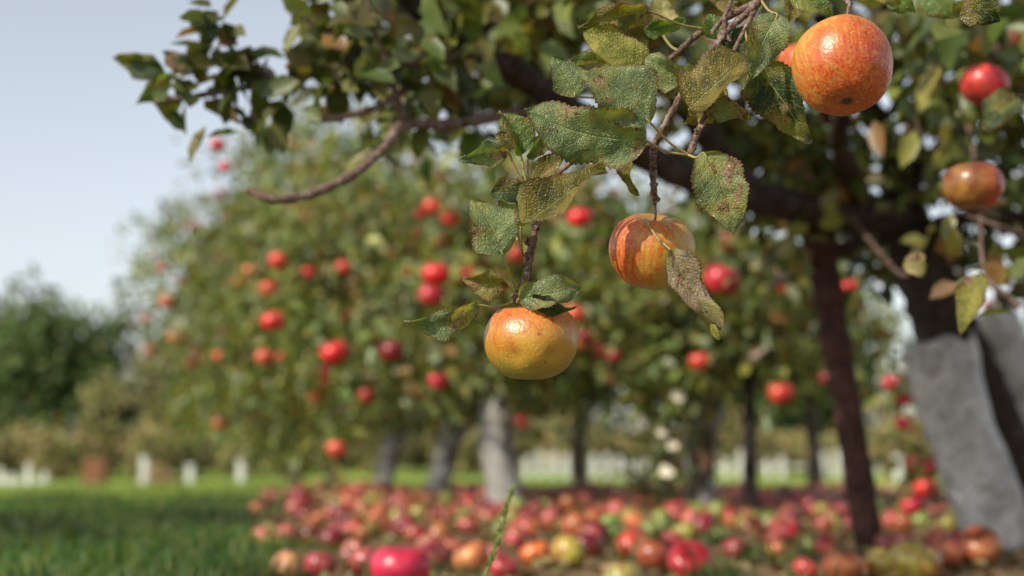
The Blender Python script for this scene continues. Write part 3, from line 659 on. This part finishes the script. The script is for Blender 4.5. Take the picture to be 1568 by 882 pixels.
hleaf((985,45),(1050,30),30,1.2,30,'g',.3,.1)
hleaf((1055,168),(1152,82),80,1.11,-38,'o',.45,.25,.08,att=(1085,165,1.12))
hleaf((1190,22),(1150,122),70,1.09,-8,'s',.22,.12,.05,att=(1165,0,1.15))
hleaf((1156,96),(1240,220),92,1.12,18,'d',.2,.12,-.04,att=(1140,45,1.13))
hleaf((1078,234),(1124,361),90,1.10,-6,'s',.14,.10,-.05,att=J)
hleaf((1090,168),(1150,182),40,1.12,-35,'s',.3,.1,att=(1085,165,1.12))
hleaf((1075,190),(1058,160),44,1.13,20,'o',.3,.2)
hleaf((1100,60),(1085,20),45,1.16,20,'g',.3,.2,att=(1112,48,1.14))
hleaf((1110,90),(1165,50),46,1.15,-30,'d',.3,.2)
hleaf((1060,100),(1030,150),40,1.16,-30,'g',.3,.2); hleaf((1105,128),(1050,190),44,1.13,-30,'y',.3,.2); hleaf((1130,20),(1080,-30),50,1.2,20,'y',.3,.2)
hleaf((960,240),(975,300),22,1.15,40,'o',.4,.2); hleaf((940,90),(870,92),40,1.2,-20,'g',.3,.2)
hleaf((778,232),(702,246),38,1.12,-25,'s',.3,.12,.08,att=(806,285,1.13))
hleaf((798,238),(764,170),46,1.125,35,'g',.4,.2,.08,att=(808,285,1.13))
hleaf((790,226),(758,206),32,1.14,20,'o',.3,.2)
hleaf((808,243),(834,198),26,1.13,35,'s',.4,.1,att=(808,290,1.13))
hleaf((815,282),(872,226),34,1.12,-25,'o',.35,.2,.06,att=(812,330,1.13))
hleaf((798,348),(926,254),60,1.105,-38,'o',.5,.18,.07,att=(800,392,1.13))
hleaf((770,390),(722,304),84,1.11,14,'s',.16,.12,.04,att=(795,448,1.13))
hleaf((802,298),(750,296),44,1.13,25,'d',.4,.25,att=(812,335,1.13))
hleaf((786,345),(808,268),46,1.14,-25,'s',.3,.15,att=(806,400,1.13))
hleaf((795,322),(838,268),30,1.12,-35,'g',.3,.15)
hleaf((780,438),(708,428),44,1.12,-20,'b',.5,.25,.06,att=(797,450,1.13),wave=.16)
hleaf((733,467),(618,491),46,1.115,-25,'s',.25,.14,-.12,dt=-.01,att=(788,462,1.13))
hleaf((794,458),(894,438),54,1.105,-18,'s',.3,.25,.05,att=(792,458,1.13),wave=.14)
hleaf((815,452),(882,472),34,1.10,30,'d',.3,.3,.05)
hleaf((1026,382),(1106,504),54,1.14,-14,'w',.35,.08,.06,att=(988,336,1.17),wave=.16)
hleaf((1088,496),(1102,522),14,1.14,0,'y',.3,.1)
hleaf((1210,-10),(1275,22),46,1.07,-20,'g',.3,.2)
hleaf((1482,-8),(1532,34),60,1.10,20,'d',.3,.2)
hleaf((1370,-20),(1400,20),50,1.2,20,'g',.3,.2); hleaf((1300,-30),(1380,5),50,1.15,-20,'y',.3,.2); hleaf((1180,-20),(1120,10),40,1.2,-20,'g',.3,.2); hleaf((1240,-20),(1205,35),46,1.16,15,'o',.3,.2)
hleaf((1420,-30),(1460,30),56,1.3,20,'g',.3,.2); hleaf((1560,150),(1500,200),60,1.6,20,'d',.3,.2)
hleaf((1500,418),(1470,512),46,1.55,10,'y',.2,.1); hleaf((1395,388),(1412,424),38,1.7,10,'p',.2,.1)
hleaf((252,108),(172,88),44,1.75,-10,'d',.3,.12); hleaf((300,110),(248,78),34,1.75,-10,'d',.3,.12); hleaf((262,112),(208,160),34,1.75,-20,'g',.3,.12); hleaf((330,60),(300,20),34,1.75,20,'g',.3,.12)
hleaf((1440,30),(1540,-20),56,1.5,20,'d',.3,.2)
hl.make('leaves',M_hero,hb)
M_pet=m_simple('petiole',(.28,.30,.08),(.32,.18,.09),200,.5); pt.make('leaf_stalks',M_pet,hb)

def hero_apple(px,py,w,h,D,tiltx,tilty,spin,mat,dents,stem_end,seed,top=.36):
    e=empty('apple'); R=w/F*D/2; V,Fq,U=apple_profile(96,72,flat=h/w*1.02,top=top,lobes=.03)
    ph=np.random.default_rng(seed).uniform(0,6,6); d=unit(V); V0=d.copy()
    k=1+.014*np.sin(2*d[:,0]*2+ph[0])+.012*np.sin(3*d[:,1]+2*d[:,2]+ph[1])+.008*np.sin(7*d[:,0]+5*d[:,2]+ph[2])
    V=V*k[:,None]
    rot=np.array(Matrix.Rotation(math.radians(tilty),3,'Y')@Matrix.Rotation(math.radians(tiltx),3,'X')@Matrix.Rotation(math.radians(spin),3,'Z'))
    V=V@rot.T
    for dd,rad_,dep in dents:
        dd=unit(dd); a_=np.arccos(np.clip(unit(V)@dd,-1,1)); V=V*(1-dep*np.exp(-(a_/rad_)**2))[:,None]
    c=W(px,py,D)
    ob=build('fruit',V*R,Fq,mat,col=V0,puv=U,parent=e); ob.location=c
    s=Acc(); st=c+rot@np.array([0,0,(h/w-top)*R*.98]); P=W(*stem_end); m=(st+P)/2+np.array([.001,0,0])
    tube(s,[st,m,P],[.0013,.0012,.0019],n=14,k=8,knob=.12); s.make('stem',M_twig,e)
    s=Acc(); cb=c+rot@np.array([0,0,-(h/w-.24)*R])
    for q in range(5):
        an=q*1.2566; dd=rot@np.array([math.cos(an),math.sin(an),-1.1]); A0=cb+rot@np.array([math.cos(an)*.001,math.sin(an)*.001,0])
        Vv,Ff=leaves(A0[None],dd[None],(rot@np.array([0,0,-1.]))[None],np.array([.004]),np.array([.002])); s.add(Vv,Ff,(.10,.06,.03))
    s.make('calyx',M_litter,e)
mA=m_apple('apple_skin_orange',(.50,.060,.018),(.44,.25,.035),(-.3,-.1,.8),-.35,.85,3.1,green=(.20,.21,.03))
mB=m_apple('apple_skin_blush',(.54,.055,.018),(.46,.29,.045),(-.9,-.25,.15),-.45,.60,5.7)
mC=m_apple('apple_skin_scarlet',(.48,.045,.015),(.54,.27,.045),(.3,-.6,-.35),-.85,.55,8.3)
hero_apple(815,522,146,128,1.13,6,-4,40,mA,[((-.35,-.85,-.38),.2,.06),((.42,-.8,-.35),.15,.055),((-.1,-.8,-.75),.25,.03)],(786,460,1.13),1)
hero_apple(998,384,134,126,1.20,20,4,10,mB,[],(1002,312,1.19),2,top=.32)
hero_apple(1290,101,157,158,1.05,-20,0,80,mC,[],(1302,4,1.06),3,top=.3)

a=Acc(); g1=W(735,900,1.45); P=[np.array([g1[0]-.02,1.45,0.0]),W(740,895,1.45),W(756,850,1.45),W(770,800,1.45),W(785,750,1.45)]
tube(a,P,[.0016,.0016,.0018,.0016,.0006],n=40,k=6,col=(.22,.28,.08))
S=spline(P,90)[30:]; n=len(S)*3; C=np.repeat(S,3,axis=0); A=rng.normal(0,.45,(n,3))+np.array([.1,0,1.3]); N=rng.normal(0,1,(n,3)); V,Fq=leaves(C,A,N,np.full(n,.007),np.full(n,.003)); a.add(V,Fq,(.26,.32,.10)); a.make('grass_stalk',M_grass)

# ---------------------------------------------------------------- light, sky, camera
sun_dir=Vector((-.64,-.56,.60)).normalized()
L=bpy.data.lights.new('sun','SUN'); L.energy=5.0; L.angle=math.radians(.5); L.color=(1,.92,.77)
lo=bpy.data.objects.new('sun',L); lo.rotation_euler=sun_dir.to_track_quat('Z','Y').to_euler(); scene.collection.objects.link(lo)
w=bpy.data.worlds.new('World'); scene.world=w; w.use_nodes=True; nt=w.node_tree; bg=nt.nodes['Background']
sky=nt.nodes.new('ShaderNodeTexSky'); sky.sky_type='NISHITA'; sky.sun_disc=False; sky.sun_elevation=math.asin(sun_dir.z); sky.sun_rotation=math.atan2(sun_dir.x,sun_dir.y)%(2*math.pi)
sky.dust_density=1.2; sky.air_density=1.0; sky.ozone_density=1.0
hs=nt.nodes.new('ShaderNodeHueSaturation'); hs.inputs['Saturation'].default_value=.42; hs.inputs['Value'].default_value=1.2
nt.links.new(sky.outputs[0],hs.inputs['Color']); nt.links.new(hs.outputs[0],bg.inputs[0]); bg.inputs[1].default_value=.15
cam=bpy.data.cameras.new('camera'); co=bpy.data.objects.new('camera',cam); scene.collection.objects.link(co); scene.camera=co
cam.sensor_width=36; cam.lens=50; cam.clip_start=.02; cam.clip_end=3000
co.location=(0,0,H); co.rotation_euler=(math.pi/2+PITCH,0,0)
cam.dof.use_dof=True; cam.dof.focus_distance=1.12; cam.dof.aperture_fstop=4.0; cam.dof.aperture_blades=0
